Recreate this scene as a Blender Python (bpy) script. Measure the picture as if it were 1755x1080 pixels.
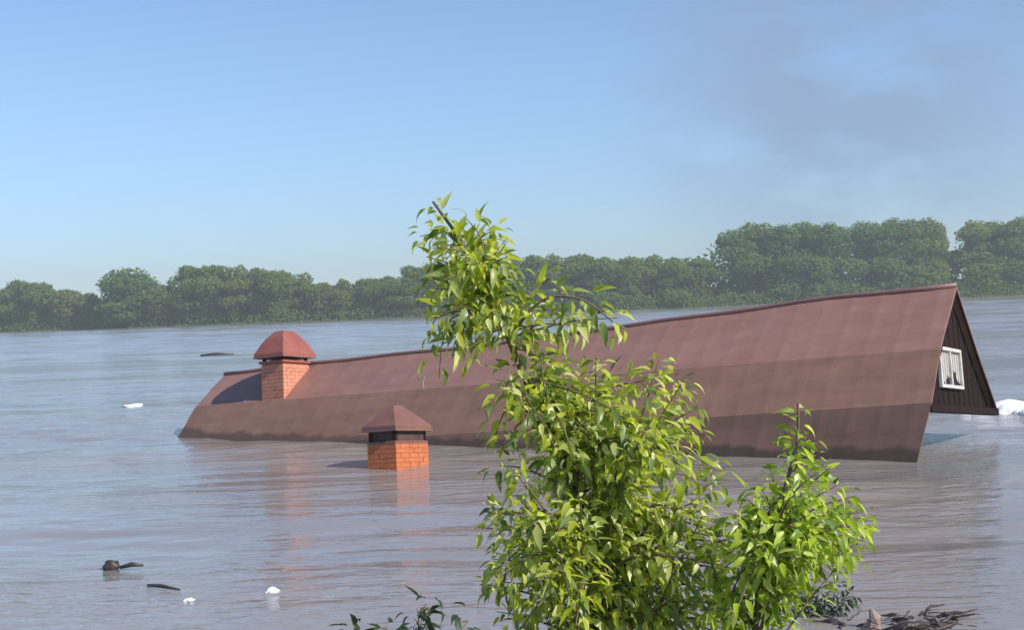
import bpy, bmesh, math, random
import numpy as np
from mathutils import Vector, Matrix, noise

for o in list(bpy.data.objects):
    bpy.data.objects.remove(o)
S = bpy.context.scene
COL = S.collection
rng = random.Random(7)

# ------------------------------------------------------------------ camera
EYE = 2.6
FPX = 2400.0                       # focal length in pixels of the 1755 px wide photograph
RHO = math.atan(0.037)             # roll of the hand-held camera
DIP = 18.0                         # horizon 18 px above the picture centre
cam = bpy.data.cameras.new('camera')
cam.sensor_width = 36.0
cam.lens = 36.0 * FPX / 1755.0
cam.clip_start = 0.05
cam.clip_end = 9000
camo = bpy.data.objects.new('camera', cam)
COL.objects.link(camo)
camo.matrix_world = (Matrix.Translation((0, 0, EYE)) @ Matrix.Rotation(math.radians(90) - math.atan(DIP / FPX), 4, 'X')
                     @ Matrix.Rotation(-RHO, 4, 'Z'))
S.camera = camo

# ------------------------------------------------------------------ sky and sun
SUN_EL, SUN_AZ = math.radians(38), math.atan2(0.825, -0.565)      # azimuth from +Y towards +X
W = bpy.data.worlds.new('World')
S.world = W
W.use_nodes = True
wn, wl = W.node_tree.nodes, W.node_tree.links
wn.clear()
sky = wn.new('ShaderNodeTexSky')
sky.sky_type = 'NISHITA'
sky.sun_disc = False
sky.sun_elevation = SUN_EL
sky.sun_rotation = SUN_AZ
sky.altitude = 0
sky.air_density = 1.0
sky.dust_density = 0.05
sky.ozone_density = 3.0
bg = wn.new('ShaderNodeBackground')
bg.inputs['Strength'].default_value = 0.090
wo = wn.new('ShaderNodeOutputWorld')
tc = wn.new('ShaderNodeTexCoord')
# one thin grey cloud, high on the right, on top of the clear sky
cn = wn.new('ShaderNodeTexNoise')
cn.inputs['Scale'].default_value = 9.0
cn.inputs['Detail'].default_value = 5.0
cmap = wn.new('ShaderNodeMapping')
cmap.inputs['Scale'].default_value = (1.0, 1.0, 2.2)
wl.new(tc.outputs['Generated'], cmap.inputs['Vector'])
wl.new(cmap.outputs['Vector'], cn.inputs['Vector'])
cdir = Vector((0.235, 0.955, 0.150)).normalized()
dist = wn.new('ShaderNodeVectorMath'); dist.operation = 'DISTANCE'
dist.inputs[1].default_value = (cdir.x, cdir.y, cdir.z * 1.0)
wl.new(tc.outputs['Generated'], dist.inputs[0])
fall = wn.new('ShaderNodeMapRange'); fall.interpolation_type = 'SMOOTHSTEP'
fall.inputs['From Min'].default_value = 0.20
fall.inputs['From Max'].default_value = 0.02
wl.new(dist.outputs['Value'], fall.inputs['Value'])
cr = wn.new('ShaderNodeMapRange'); cr.interpolation_type = 'SMOOTHSTEP'
cr.inputs['From Min'].default_value = 0.30
cr.inputs['From Max'].default_value = 0.58
wl.new(cn.outputs['Fac'], cr.inputs['Value'])
cm = wn.new('ShaderNodeMath'); cm.operation = 'MULTIPLY'
wl.new(fall.outputs['Result'], cm.inputs[0]); wl.new(cr.outputs['Result'], cm.inputs[1])
mixc = wn.new('ShaderNodeMix'); mixc.data_type = 'RGBA'
mixc.inputs['B'].default_value = (2.5, 3.3, 4.9, 1)
cm2 = wn.new('ShaderNodeMath'); cm2.operation = 'MULTIPLY'; cm2.inputs[1].default_value = 0.80
wl.new(cm.outputs[0], cm2.inputs[0])
wl.new(cm2.outputs[0], mixc.inputs['Factor'])
wb = wn.new('ShaderNodeMix'); wb.data_type = 'RGBA'; wb.blend_type = 'MULTIPLY'; wb.inputs['Factor'].default_value = 1.0
wb.inputs['B'].default_value = (1.05, 1.10, 1.22, 1)          # the camera's cool white balance
wl.new(sky.outputs['Color'], wb.inputs['A'])
sepz = wn.new('ShaderNodeSeparateXYZ'); wl.new(tc.outputs['Generated'], sepz.inputs[0])
hr = wn.new('ShaderNodeMapRange'); hr.interpolation_type = 'SMOOTHSTEP'        # murky air low over the river
hr.inputs['From Min'].default_value = -0.02; hr.inputs['From Max'].default_value = 0.21
hr.inputs['To Min'].default_value = 0.0; hr.inputs['To Max'].default_value = 1.0
wl.new(sepz.outputs['Z'], hr.inputs['Value'])
hm = wn.new('ShaderNodeMix'); hm.data_type = 'RGBA'; hm.inputs['A'].default_value = (.63, .73, .90, 1); hm.inputs['B'].default_value = (1, 1, 1, 1)
wl.new(hr.outputs['Result'], hm.inputs['Factor'])
hq = wn.new('ShaderNodeMix'); hq.data_type = 'RGBA'; hq.blend_type = 'MULTIPLY'; hq.inputs['Factor'].default_value = 1.0
wl.new(wb.outputs['Result'], hq.inputs['A']); wl.new(hm.outputs['Result'], hq.inputs['B'])
wl.new(hq.outputs['Result'], mixc.inputs['A'])
wl.new(mixc.outputs['Result'], bg.inputs['Color'])
wl.new(bg.outputs['Background'], wo.inputs['Surface'])

sd = bpy.data.lights.new('sun', 'SUN')
sd.energy = 4.2
sd.angle = math.radians(0.53)
sd.color = (1.0, 0.94, 0.85)
so = bpy.data.objects.new('sun', sd)
COL.objects.link(so)
sundir = Vector((math.sin(SUN_AZ) * math.cos(SUN_EL), math.cos(SUN_AZ) * math.cos(SUN_EL), math.sin(SUN_EL)))
so.rotation_euler = sundir.to_track_quat('Z', 'Y').to_euler()
so.location = (20, -20, 40)

S.view_settings.view_transform = 'Standard'
S.view_settings.look = 'None'
S.view_settings.exposure = 0.42
S.view_settings.gamma = 1.0
S.view_settings.use_curve_mapping = False
S.render.engine = 'CYCLES'
S.cycles.max_bounces = 8
S.cycles.transparent_max_bounces = 8
S.cycles.volume_bounces = 0
S.cycles.use_denoising = True


# ------------------------------------------------------------------ helpers
def ray(px, py):
    a, b = px - 877.5, py - 540.0
    u = a * math.cos(RHO) - b * math.sin(RHO)
    v = b * math.cos(RHO) + a * math.sin(RHO) + DIP
    return u / FPX, -v / FPX


def at(px, py, y):                       # the point at distance y seen at that place of the photograph
    u, v = ray(px, py)
    return Vector((u * y, y, EYE + v * y))


def on_water(px, py, z=0.0):
    u, v = ray(px, py)
    y = (z - EYE) / v
    return Vector((u * y, y, z))


def tag(o, label=None, cat=None, group=None, kind=None):
    if label: o['label'] = label
    if cat: o['category'] = cat
    if group: o['group'] = group
    if kind: o['kind'] = kind
    return o


def empty(name, loc=(0, 0, 0)):
    o = bpy.data.objects.new(name, None)
    o.empty_display_size = 0.3
    o.location = loc
    COL.objects.link(o)
    return o


def link(name, me, mat=None, parent=None, loc=None):
    o = bpy.data.objects.new(name, me)
    if mat and not me.materials: me.materials.append(mat)
    COL.objects.link(o)
    if parent: o.parent = parent
    if loc is not None: o.location = loc
    return o


def mesh(name, v, f, smooth=False):
    me = bpy.data.meshes.new(name)
    me.from_pydata([tuple(p) for p in v], [], f)
    me.update()
    if smooth:
        me.polygons.foreach_set('use_smooth', [True] * len(me.polygons))
    return me


def npmesh(name, V, F, smooth=False):    # V (n,3), F (m,k) numpy
    me = bpy.data.meshes.new(name)
    n, k = len(F), F.shape[1]
    me.vertices.add(len(V)); me.vertices.foreach_set('co', np.asarray(V, np.float32).ravel())
    me.loops.add(n * k); me.loops.foreach_set('vertex_index', F.astype(np.int32).ravel())
    me.polygons.add(n)
    me.polygons.foreach_set('loop_start', np.arange(0, n * k, k, dtype=np.int32))
    me.polygons.foreach_set('loop_total', np.full(n, k, np.int32))
    me.polygons.foreach_set('use_smooth', np.full(n, smooth))
    me.update(calc_edges=True)
    return me


class MB:
    """collects boxes, bars and tubes, built as one mesh"""
    def __init__(s): s.v, s.f = [], []

    def add(s, v, f):
        b = len(s.v); s.v += [Vector(p) for p in v]; s.f += [[i + b for i in q] for q in f]
        return s

    def hexa(s, c):                       # 8 corners: bottom four, top four, both counter-clockwise
        return s.add(c, [(3, 2, 1, 0), (4, 5, 6, 7), (0, 1, 5, 4), (1, 2, 6, 5), (2, 3, 7, 6), (3, 0, 4, 7)])

    def box(s, x0, x1, y0, y1, z0, z1):
        return s.hexa([(x0, y0, z0), (x1, y0, z0), (x1, y1, z0), (x0, y1, z0), (x0, y0, z1), (x1, y0, z1), (x1, y1, z1), (x0, y1, z1)])

    def tube(s, pts, rad, n=8, cap=True):
        pts = [Vector(p) for p in pts]; R = []
        up = Vector((0.13, 0.31, 0.94))
        for i, p in enumerate(pts):
            t = (pts[min(i + 1, len(pts) - 1)] - pts[max(i - 1, 0)]).normalized()
            a = t.cross(up)
            if a.length < 1e-3: a = t.cross(Vector((1, 0, 0)))
            a.normalize(); b = t.cross(a)
            r = rad[i] if isinstance(rad, (list, tuple)) else rad
            R.append([p + (a * math.cos(k * math.tau / n) + b * math.sin(k * math.tau / n)) * r for k in range(n)])
        v = [q for ring in R for q in ring]; f = []
        for i in range(len(pts) - 1):
            for k in range(n):
                k2 = (k + 1) % n
                f.append((i * n + k, i * n + k2, (i + 1) * n + k2, (i + 1) * n + k))
        if cap:
            f.append(tuple(range(n))[::-1]); f.append(tuple((len(pts) - 1) * n + k for k in range(n)))
        return s.add(v, f)

    def gnarl(s, amp, freq):              # knots and dents
        for p in s.v:
            q = p * freq
            p += Vector((noise.noise(q), noise.noise(q + Vector((9, 0, 0))), noise.noise(q + Vector((0, 9, 0))))) * amp
        return s

    def build(s, name, mat, parent=None, bevel=0.0, smooth=False):
        me = mesh(name, s.v, s.f, smooth)
        bm = bmesh.new(); bm.from_mesh(me)
        bmesh.ops.recalc_face_normals(bm, faces=bm.faces)
        if bevel:
            bmesh.ops.bevel(bm, geom=[e for e in bm.edges if e.calc_face_angle(0) > 0.5], offset=bevel, segments=1, affect='EDGES')
        bm.to_mesh(me); bm.free()
        return link(name, me, mat, parent)


def mat_new(name):
    m = bpy.data.materials.new(name); m.use_nodes = True
    n, l = m.node_tree.nodes, m.node_tree.links
    return m, n, l, n['Principled BSDF']


def noisy(name, c0, c1, scale=3.0, rough=0.6, bump=0.0, bscale=40.0, stretch=(1, 1, 1), spec=0.5, metal=0.0, c2=None, wet=False):
    """two (or three) tones mixed by object-space noise, with fine relief"""
    m, n, l, p = mat_new(name)
    t = n.new('ShaderNodeTexCoord'); mp = n.new('ShaderNodeMapping'); mp.inputs['Scale'].default_value = stretch
    l.new(t.outputs['Object'], mp.inputs['Vector'])
    a = n.new('ShaderNodeTexNoise'); a.inputs['Scale'].default_value = scale; a.inputs['Detail'].default_value = 6; a.inputs['Roughness'].default_value = 0.65
    l.new(mp.outputs['Vector'], a.inputs['Vector'])
    r = n.new('ShaderNodeValToRGB'); r.color_ramp.elements[0].position = 0.32; r.color_ramp.elements[1].position = 0.68
    r.color_ramp.elements[0].color = (*c0, 1); r.color_ramp.elements[1].color = (*c1, 1)
    if c2:
        e = r.color_ramp.elements.new(0.85); e.color = (*c2, 1)
    l.new(a.outputs['Fac'], r.inputs['Fac']); l.new(r.outputs['Color'], p.inputs['Base Color'])
    p.inputs['Roughness'].default_value = rough; p.inputs['Specular IOR Level'].default_value = spec; p.inputs['Metallic'].default_value = metal
    if wet:                               # soaked and silty where the water laps at it
        g = n.new('ShaderNodeNewGeometry'); sx = n.new('ShaderNodeSeparateXYZ'); l.new(g.outputs['Position'], sx.inputs[0])
        wv = n.new('ShaderNodeTexNoise'); wv.inputs['Scale'].default_value = 2.2; wv.inputs['Detail'].default_value = 5; l.new(g.outputs['Position'], wv.inputs['Vector'])
        ma = n.new('ShaderNodeMath'); ma.operation = 'MULTIPLY_ADD'; ma.inputs[1].default_value = -.34; l.new(wv.outputs['Fac'], ma.inputs[0]); l.new(sx.outputs['Z'], ma.inputs[2])
        mr = n.new('ShaderNodeMapRange'); mr.inputs['From Min'].default_value = -.06; mr.inputs['From Max'].default_value = .02
        mr.inputs['To Min'].default_value = .78; mr.inputs['To Max'].default_value = 0; l.new(ma.outputs[0], mr.inputs['Value'])
        mw = n.new('ShaderNodeMix'); mw.data_type = 'RGBA'; l.new(mr.outputs['Result'], mw.inputs['Factor'])
        l.new(r.outputs['Color'], mw.inputs['A']); mw.inputs['B'].default_value = (.075, .052, .040, 1); l.new(mw.outputs['Result'], p.inputs['Base Color'])
    if bump:
        b = n.new('ShaderNodeTexNoise'); b.inputs['Scale'].default_value = bscale; b.inputs['Detail'].default_value = 4
        l.new(mp.outputs['Vector'], b.inputs['Vector'])
        bn = n.new('ShaderNodeBump'); bn.inputs['Strength'].default_value = bump; bn.inputs['Distance'].default_value = 0.02
        l.new(b.outputs['Fac'], bn.inputs['Height']); l.new(bn.outputs['Normal'], p.inputs['Normal'])
    return m


M = {}
M['roof'] = noisy('roof_metal', (.262, .134, .104), (.330, .178, .142), 1.1, 0.42, 0.10, 9.0, (1, 2.5, 2.5), 0.35)
M['roof_low'] = noisy('roof_metal_lower', (.205, .112, .078), (.268, .152, .108), 1.1, 0.5, 0.10, 9.0, (1, 2.5, 2.5), 0.3, wet=True)  # lower slopes and skirt: a darker, browner tone than the upper slopes
M['trim'] = noisy('trim_metal', (.22, .115, .10), (.27, .145, .125), 2.0, 0.45)
M['wall'] = noisy('wall_render', (.40, .245, .175), (.49, .315, .23), 1.4, 0.85, 0.3, 60)
M['gable_wall'] = noisy('gable_render', (.15, .13, .10), (.21, .18, .145), 1.8, 0.85, 0.3, 60)
M['dark'] = noisy('dark_boards', (.013, .007, .006), (.030, .017, .016), 3.0, 0.85, 0.3, 30, (6, 6, .6), 0.1)  # near black; on the gables it paints in interior shade
M['white'] = noisy('white_paint', (.46, .42, .37), (.78, .75, .70), 6.0, 0.5)
M['curtain'] = noisy('pale_curtain', (.55, .50, .44), (.74, .69, .62), 7.0, 0.9, 0, 1, (1, 6, .5))
M['brick_pink'] = noisy('pink_brick', (.50, .19, .115), (.63, .28, .18), 5.0, 0.85, 0.35, 70)
M['brick_orange'] = noisy('orange_brick', (.46, .12, .042), (.58, .18, .07), 5.0, 0.7, 0.35, 70)
M['mortar'] = noisy('mortar', (.44, .17, .085), (.54, .24, .13), 8.0, 0.95)
M['cap_red'] = noisy('red_metal', (.25, .075, .055), (.34, .11, .075), 3.0, 0.42)
M['cap_brown'] = noisy('brown_metal', (.175, .078, .058), (.235, .108, .082), 3.0, 0.42)
M['dark_wood'] = noisy('wet_dark_wood', (.025, .018, .016), (.075, .052, .045), 5.0, 0.45, 0.5, 30, (1, 1, 1), 0.5)
M['pale_wood'] = noisy('stripped_wood', (.27, .19, .16), (.38, .28, .24), 6.0, 0.7, 0.4, 40)
M['cap_shade'] = noisy('cap_shade_dark', (.05, .030, .027), (.11, .06, .05), 6.0, 0.95, 0.4, 50)  # dark tone that paints the shade under the chimney caps
M['foam'] = noisy('white_foam', (.78, .79, .80), (.86, .86, .86), 9.0, 0.8, 0.5, 30)
M['bark'] = noisy('young_bark', (.11, .085, .045), (.19, .15, .08), 9.0, 0.8, 0.3, 60)
M['trunk'] = noisy('tree_bark', (.08, .065, .05), (.14, .115, .09), 2.0, 0.9)
M['earth'] = noisy('earth', (.10, .08, .055), (.17, .135, .095), 1.5, 0.95, 0.5, 12, c2=(.09, .11, .04))
M['shore'] = noisy('shore_ground', (.05, .06, .03), (.10, .10, .06), 0.05, 0.95)
M['boat_blue'] = noisy('blue_paint', (.05, .08, .15), (.07, .11, .19), 3.0, 0.4)
M['teal'] = noisy('teal_cloth', (.05, .18, .17), (.07, .23, .21), 3.0, 0.7)


def glass_mat():
    m, n, l, p = mat_new('window_glass')
    p.inputs['Base Color'].default_value = (.05, .05, .05, 1); p.inputs['Roughness'].default_value = 0.05
    p.inputs['Alpha'].default_value = 0.12
    return m


M['glass'] = glass_mat()


def leaf_mat(name, cols, trans, rough=0.45, gain=1.0, tmix=0.42):
    """leaf blades: colour varies from blade to blade, light passes through"""
    m, n, l, p = mat_new(name)
    g = n.new('ShaderNodeNewGeometry'); oi = n.new('ShaderNodeObjectInfo')
    a = n.new('ShaderNodeMath'); a.operation = 'ADD'; l.new(g.outputs['Random Per Island'], a.inputs[0]); l.new(oi.outputs['Random'], a.inputs[1])
    fr = n.new('ShaderNodeMath'); fr.operation = 'FRACT'; l.new(a.outputs[0], fr.inputs[0])
    r = n.new('ShaderNodeValToRGB'); r.color_ramp.interpolation = 'LINEAR'
    els = r.color_ramp.elements
    els[0].color = (*cols[0], 1); els[0].position = 0.0; els[1].color = (*cols[-1], 1); els[1].position = 1.0
    for i, c in enumerate(cols[1:-1]):
        e = els.new((i + 1) / (len(cols) - 1)); e.color = (*c, 1)
    l.new(fr.outputs[0], r.inputs['Fac']); l.new(r.outputs['Color'], p.inputs['Base Color'])
    p.inputs['Roughness'].default_value = rough; p.inputs['Specular IOR Level'].default_value = 0.55
    tr = n.new('ShaderNodeBsdfTranslucent')
    mx = n.new('ShaderNodeMix'); mx.data_type = 'RGBA'; mx.blend_type = 'MULTIPLY'; mx.inputs['Factor'].default_value = 1.0
    l.new(r.outputs['Color'], mx.inputs['A']); mx.inputs['B'].default_value = (*trans, 1)
    l.new(mx.outputs['Result'], tr.inputs['Color'])
    ms = n.new('ShaderNodeMixShader'); ms.inputs['Fac'].default_value = tmix
    l.new(p.outputs[0], ms.inputs[1]); l.new(tr.outputs[0], ms.inputs[2])
    l.new(ms.outputs[0], n['Material Output'].inputs['Surface'])
    return m


M['leaf'] = leaf_mat('sapling_leaf', [(.10, .15, .04), (.26, .33, .04), (.40, .47, .04), (.52, .57, .08), (.68, .71, .32), (.44, .49, .06), (.26, .34, .14), (.14, .20, .04)], (1.7, 1.65, .8), 0.36, tmix=0.5)
M['leaf2'] = leaf_mat('shrub_leaf', [(.10, .17, .02), (.26, .37, .025), (.40, .52, .035), (.50, .60, .06), (.64, .70, .26), (.38, .49, .04), (.20, .30, .09)], (1.6, 1.6, .75), 0.36, tmix=0.5)
M['leaf_dull'] = leaf_mat('weed_leaf', [(.04, .07, .03), (.07, .11, .045), (.05, .085, .04)], (1.2, 1.2, .8))
TREECOL = [[(.150, .220, .045), (.205, .275, .055), (.170, .235, .050)],
           [(.115, .215, .060), (.160, .260, .070), (.135, .235, .065)],
           [(.185, .230, .055), (.225, .270, .065), (.20, .245, .06)]]
for i, c in enumerate(TREECOL):
    M['tree%d' % i] = leaf_mat('tree_foliage_%d' % i, c, (1.4, 1.45, .75), 0.75, tmix=0.50)


# ------------------------------------------------------------------ water
def water_mat():
    m, n, l, p = mat_new('river_water')
    g = n.new('ShaderNodeNewGeometry')
    p.inputs['Roughness'].default_value = 0.10; p.inputs['IOR'].default_value = 1.333; p.inputs['Specular IOR Level'].default_value = 0.5

    def nz(scale, stretch, detail=3.0, rough=0.55, dist=0.0, rot=0.0):
        mp = n.new('ShaderNodeMapping'); mp.inputs['Scale'].default_value = stretch; mp.inputs['Rotation'].default_value = (0, 0, rot)
        l.new(g.outputs['Position'], mp.inputs['Vector'])
        t = n.new('ShaderNodeTexNoise'); t.inputs['Scale'].default_value = scale; t.inputs['Detail'].default_value = detail
        t.inputs['Roughness'].default_value = rough; t.inputs['Distortion'].default_value = dist
        l.new(mp.outputs['Vector'], t.inputs['Vector'])
        return t.outputs['Fac']
    # silt: slow clouds of mud in the water
    silt = nz(0.10, (1, 1.6, 1), 4, .6, .6)
    r = n.new('ShaderNodeValToRGB'); r.color_ramp.elements[0].position = .35; r.color_ramp.elements[1].position = .68
    r.color_ramp.elements[0].color = (.240, .217, .202, 1); r.color_ramp.elements[1].color = (.312, .277, .254, 1)
    l.new(silt, r.inputs['Fac']); l.new(r.outputs['Color'], p.inputs['Base Color'])
    # ripples, strong in gusty lanes and weak in the slicks between them
    lane = nz(0.075, (.45, 2.2, 1), 3, .55, .8, .05)
    lm = n.new('ShaderNodeMapRange'); lm.inputs['From Min'].default_value = .36; lm.inputs['From Max'].default_value = .64
    lm.inputs['To Min'].default_value = .25; lm.inputs['To Max'].default_value = 1.35
    l.new(lane, lm.inputs['Value'])
    big = nz(0.55, (.55, 1.5, 1), 4, .6, .5, .08)
    fine = nz(3.2, (.6, 1.4, 1), 3, .6, .3, -.06)
    ad = n.new('ShaderNodeMath'); ad.operation = 'MULTIPLY_ADD'; ad.inputs[1].default_value = .34
    l.new(fine, ad.inputs[0]); l.new(big, ad.inputs[2])
    mu = n.new('ShaderNodeMath'); mu.operation = 'MULTIPLY'; l.new(ad.outputs[0], mu.inputs[0]); l.new(lm.outputs['Result'], mu.inputs[1])
    b = n.new('ShaderNodeBump'); b.inputs['Strength'].default_value = 1.0; b.inputs['Distance'].default_value = 0.09
    l.new(mu.outputs[0], b.inputs['Height']); l.new(b.outputs['Normal'], p.inputs['Normal'])
    return m


M['water'] = water_mat()


def wave_height(X, Y):
    r = np.random.RandomState(4)
    Z = np.zeros_like(X)
    for i in range(26):
        lam = 0.35 * 1.17 ** i * (0.9 + .2 * r.rand())
        if lam > 9: break
        th = math.radians(84 + r.normal() * 30)
        k = math.tau / lam
        Z += 0.0046 * lam ** 0.75 * np.sin(k * (X * math.cos(th) + Y * math.sin(th)) + r.rand() * 6.28 + .6 * np.sin(X * .31 + i) + .5 * np.sin(Y * .23 + 2 * i))
    gust = 0.55 + 0.45 * np.sin(X * .13 + 1.3 * np.sin(Y * .21)) * np.sin(Y * .33 + .8 * np.sin(X * .11) + 1)
    return Z * gust


def build_water():
    x0, x1, y0, y1 = -34.0, 34.0, 6.0, 78.0
    xs = np.arange(x0, x1 + 1e-6, 0.17); ys = np.arange(y0, y1 + 1e-6, 0.12)
    X, Y = np.meshgrid(xs, ys)
    Z = wave_height(X, Y)
    edge = np.minimum(np.minimum(X - x0, x1 - X) / 6.0, (y1 - Y) / 20.0).clip(0, 1)
    Z = Z * edge
    V = np.stack([X, Y, Z], -1).reshape(-1, 3)
    ny, nx = X.shape
    I = np.arange(ny * nx).reshape(ny, nx)
    F = np.stack([I[:-1, :-1], I[:-1, 1:], I[1:, 1:], I[1:, :-1]], -1).reshape(-1, 4)
    # the wider river beyond: longer waves on a coarser grid
    X2, Y2 = np.meshgrid(np.linspace(-160, 160, 401), np.linspace(y1, 346, 560))
    r = np.random.RandomState(9); Z2 = np.zeros_like(X2)
    for i in range(14):
        lam = 2.2 * 1.16 ** i; th = math.radians(88 + r.normal() * 24); k = math.tau / lam
        Z2 += .0085 * lam ** .7 * np.sin(k * (X2 * math.cos(th) + Y2 * math.sin(th)) + r.rand() * 6.28 + .8 * np.sin(X2 * .09 + i) + .6 * np.sin(Y2 * .07 + 2 * i))
    Z2 *= .65 + .35 * np.sin(X2 * .03 + 1.1 * np.sin(Y2 * .05)) * np.sin(Y2 * .08)
    Z2 *= np.minimum(np.minimum(160 - np.abs(X2), Y2 - y1) / 10.0, (346 - Y2) / 6.0).clip(0, 1)
    V2 = np.stack([X2, Y2, Z2], -1).reshape(-1, 3); m2, n2 = X2.shape
    I2 = np.arange(m2 * n2).reshape(m2, n2) + len(V)
    F2 = np.stack([I2[:-1, :-1], I2[:-1, 1:], I2[1:, 1:], I2[1:, :-1]], -1).reshape(-1, 4)
    V = np.vstack([V, V2]); F = np.vstack([F, F2])
    B = 640.0
    quads = []
    for a, b, c, d in ((-B, x0, y0, y1), (x1, B, y0, y1), (-B, -160, y1, 346), (160, B, y1, 346), (-B, B, 346, 560), (-B, B, -60, y0)):
        quads.append([(a, c, 0), (b, c, 0), (b, d, 0), (a, d, 0)])
    ex = np.array(quads, float).reshape(-1, 3)
    EF = np.arange(len(ex)).reshape(-1, 4) + len(V)
    me = npmesh('water', np.vstack([V, ex]), np.vstack([F, EF]), True)
    tag(link('water', me, M['water']), kind='structure')


build_water()


# ------------------------------------------------------------------ near bank (under the camera) and far shore
def build_bank():
    xs = np.linspace(-40, 40, 120); ys = np.concatenate([np.linspace(-50, -2, 14), np.linspace(-1.5, 16, 60)])
    prof_y = [-50, -6, 2, 5, 7.6, 10, 16]; prof_z = [1.6, 1.25, 1.1, .85, .10, -.9, -2.2]
    V = []
    for y in ys:
        for x in xs:
            z = float(np.interp(y, prof_y, prof_z)) + .10 * noise.noise(Vector((x * .5, y * .6, 0))) + .03 * noise.noise(Vector((x * 3, y * 3, 2)))
            V.append((x, y, z))
    nx = len(xs)
    F = [(j * nx + i, j * nx + i + 1, (j + 1) * nx + i + 1, (j + 1) * nx + i) for j in range(len(ys) - 1) for i in range(nx - 1)]
    tag(link('riverbank', mesh('riverbank', V, F, True), M['earth']), kind='structure')


build_bank()


def shore_y(x):                          # distance of the far waterline
    return float(np.interp(x, [-400, -147, -58, 32, 90, 147, 400], [470, 400, 368, 352, 350, 352, 380]))


def build_shore():
    V, F = [], []
    xs = np.linspace(-640, 640, 240); dy = [-6, 0, 1.5, 5, 20, 80, 260]; dz = [-1.6, -.15, .35, .8, 1.4, 2.0, 3.0]
    for x in xs:
        for a, b in zip(dy, dz):
            V.append((x, shore_y(x) + a + (1.2 * noise.noise(Vector((x * .08, 0, 0))) if a < 6 else 0), b))
    k = len(dy)
    for i in range(len(xs) - 1):
        for j in range(k - 1):
            F.append((i * k + j, (i + 1) * k + j, (i + 1) * k + j + 1, i * k + j + 1))
    tag(link('far_shore', mesh('far_shore', V, F, True), M['shore']), kind='structure')


build_shore()


# ------------------------------------------------------------------ far trees
def cards(P, N, size, r, jitter=0.7):
    """leaf clumps: bent four-cornered sprays at P facing roughly N"""
    n = len(P)
    d = N + jitter * r.normal(size=(n, 3)); d /= np.linalg.norm(d, axis=1)[:, None]
    a = np.cross(d, r.normal(size=(n, 3))); a /= np.linalg.norm(a, axis=1)[:, None]
    b = np.cross(d, a)
    s = size * (0.6 + 0.8 * r.rand(n))[:, None]
    k = s * 0.25 * d
    V = np.stack([P - a * s - k, P - b * s * .6 + k, P + a * s - k, P + b * s * .7 + k], 1).reshape(-1, 3)
    F = np.arange(4 * n).reshape(n, 4)
    return V, F


def crown_mesh(seed, h, w, kind):
    r = np.random.RandomState(seed)
    P, N = [], []
    blobs = []
    nb = {'round': 16, 'tall': 20, 'broad': 22}[kind]
    for i in range(nb):
        t = r.rand()
        z = h * (.10 + .82 * t)
        if kind == 'round': rad = w * .5 * math.sqrt(max(0, 1 - (2 * (z / h) - 1.05) ** 2)) * .70
        elif kind == 'tall': rad = w * .5 * (1 - .55 * (z / h) ** 2.5) * .62
        else: rad = w * .5 * (1 - .75 * max(0, z / h - .55)) * .70
        th = r.rand() * 6.28; q = rad * math.sqrt(r.rand())
        blobs.append((q * math.cos(th), q * math.sin(th), z, w * (.16 + .17 * r.rand() ** 2), h * (.08 + .10 * r.rand() ** 2)))
    blobs.append((0, 0, h * .86, w * (.30 if kind == 'round' else .20), h * .13))
    if kind == 'round': blobs += [(w * .2 * math.cos(a), w * .2 * math.sin(a), h * .70, w * .25, h * .16) for a in (.3, 1.6, 2.8, 4.0, 5.2)]; blobs.append((0, 0, h * .45, w * .36, h * .36)); blobs.append((0, 0, h * .2, w * .34, h * .2))
    for bx, by, bz, br, bh in blobs:
        m = int(46 * (br * bh) + 55)
        d = r.normal(size=(m, 3)); d /= np.linalg.norm(d, axis=1)[:, None]
        sc = (0.70 + .46 * r.rand(m))[:, None]
        P.append(np.array([bx, by, bz]) + d * np.array([br, br, bh]) * sc); N.append(d)
    P = np.vstack(P); N = np.vstack(N)
    keep = P[:, 2] > .02 * h
    V, F = cards(P[keep], N[keep], 0.36, r, .40)
    return npmesh('tree_crown', V, F)


def trunk_mesh(seed, h):
    r = random.Random(seed); mb = MB()
    pts = [Vector((0, 0, -.6))]
    for i in range(1, 6): pts.append(Vector((r.uniform(-.25, .25), r.uniform(-.25, .25), h * .8 * i / 5)))
    mb.tube(pts, [.34, .28, .24, .18, .12, .05], 7)
    for i in range(5):
        t = pts[1 + i % 4]; th = r.uniform(0, 6.28); L = h * .2
        e = t + Vector((math.cos(th) * L, math.sin(th) * L, L * .9))
        mb.tube([t, (t + e) / 2 + Vector((0, 0, .2)), e], [.11, .08, .03], 5)
    me = mesh('tree_trunk', mb.v, mb.f)
    return me


KINDS = {}
for k, (kind, h, w, mt) in {'broad_a': ('broad', 14, 12, 0), 'broad_b': ('broad', 13, 10, 2), 'round_a': ('round', 15, 11.5, 1),
                            'round_b': ('round', 13, 10, 0), 'tall_a': ('tall', 20, 11, 1), 'tall_b': ('tall', 19, 10, 0), 'tall_c': ('tall', 21, 12, 1),
                            'low_a': ('round', 8, 9, 2)}.items():
    cmh = crown_mesh(len(KINDS) * 13 + 5, h, w, kind); tmh = trunk_mesh(len(KINDS) + 3, h)
    cmh.materials.append(M['tree%d' % mt]); tmh.materials.append(M['trunk'])
    KINDS[k] = (cmh, tmh, h)


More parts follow.
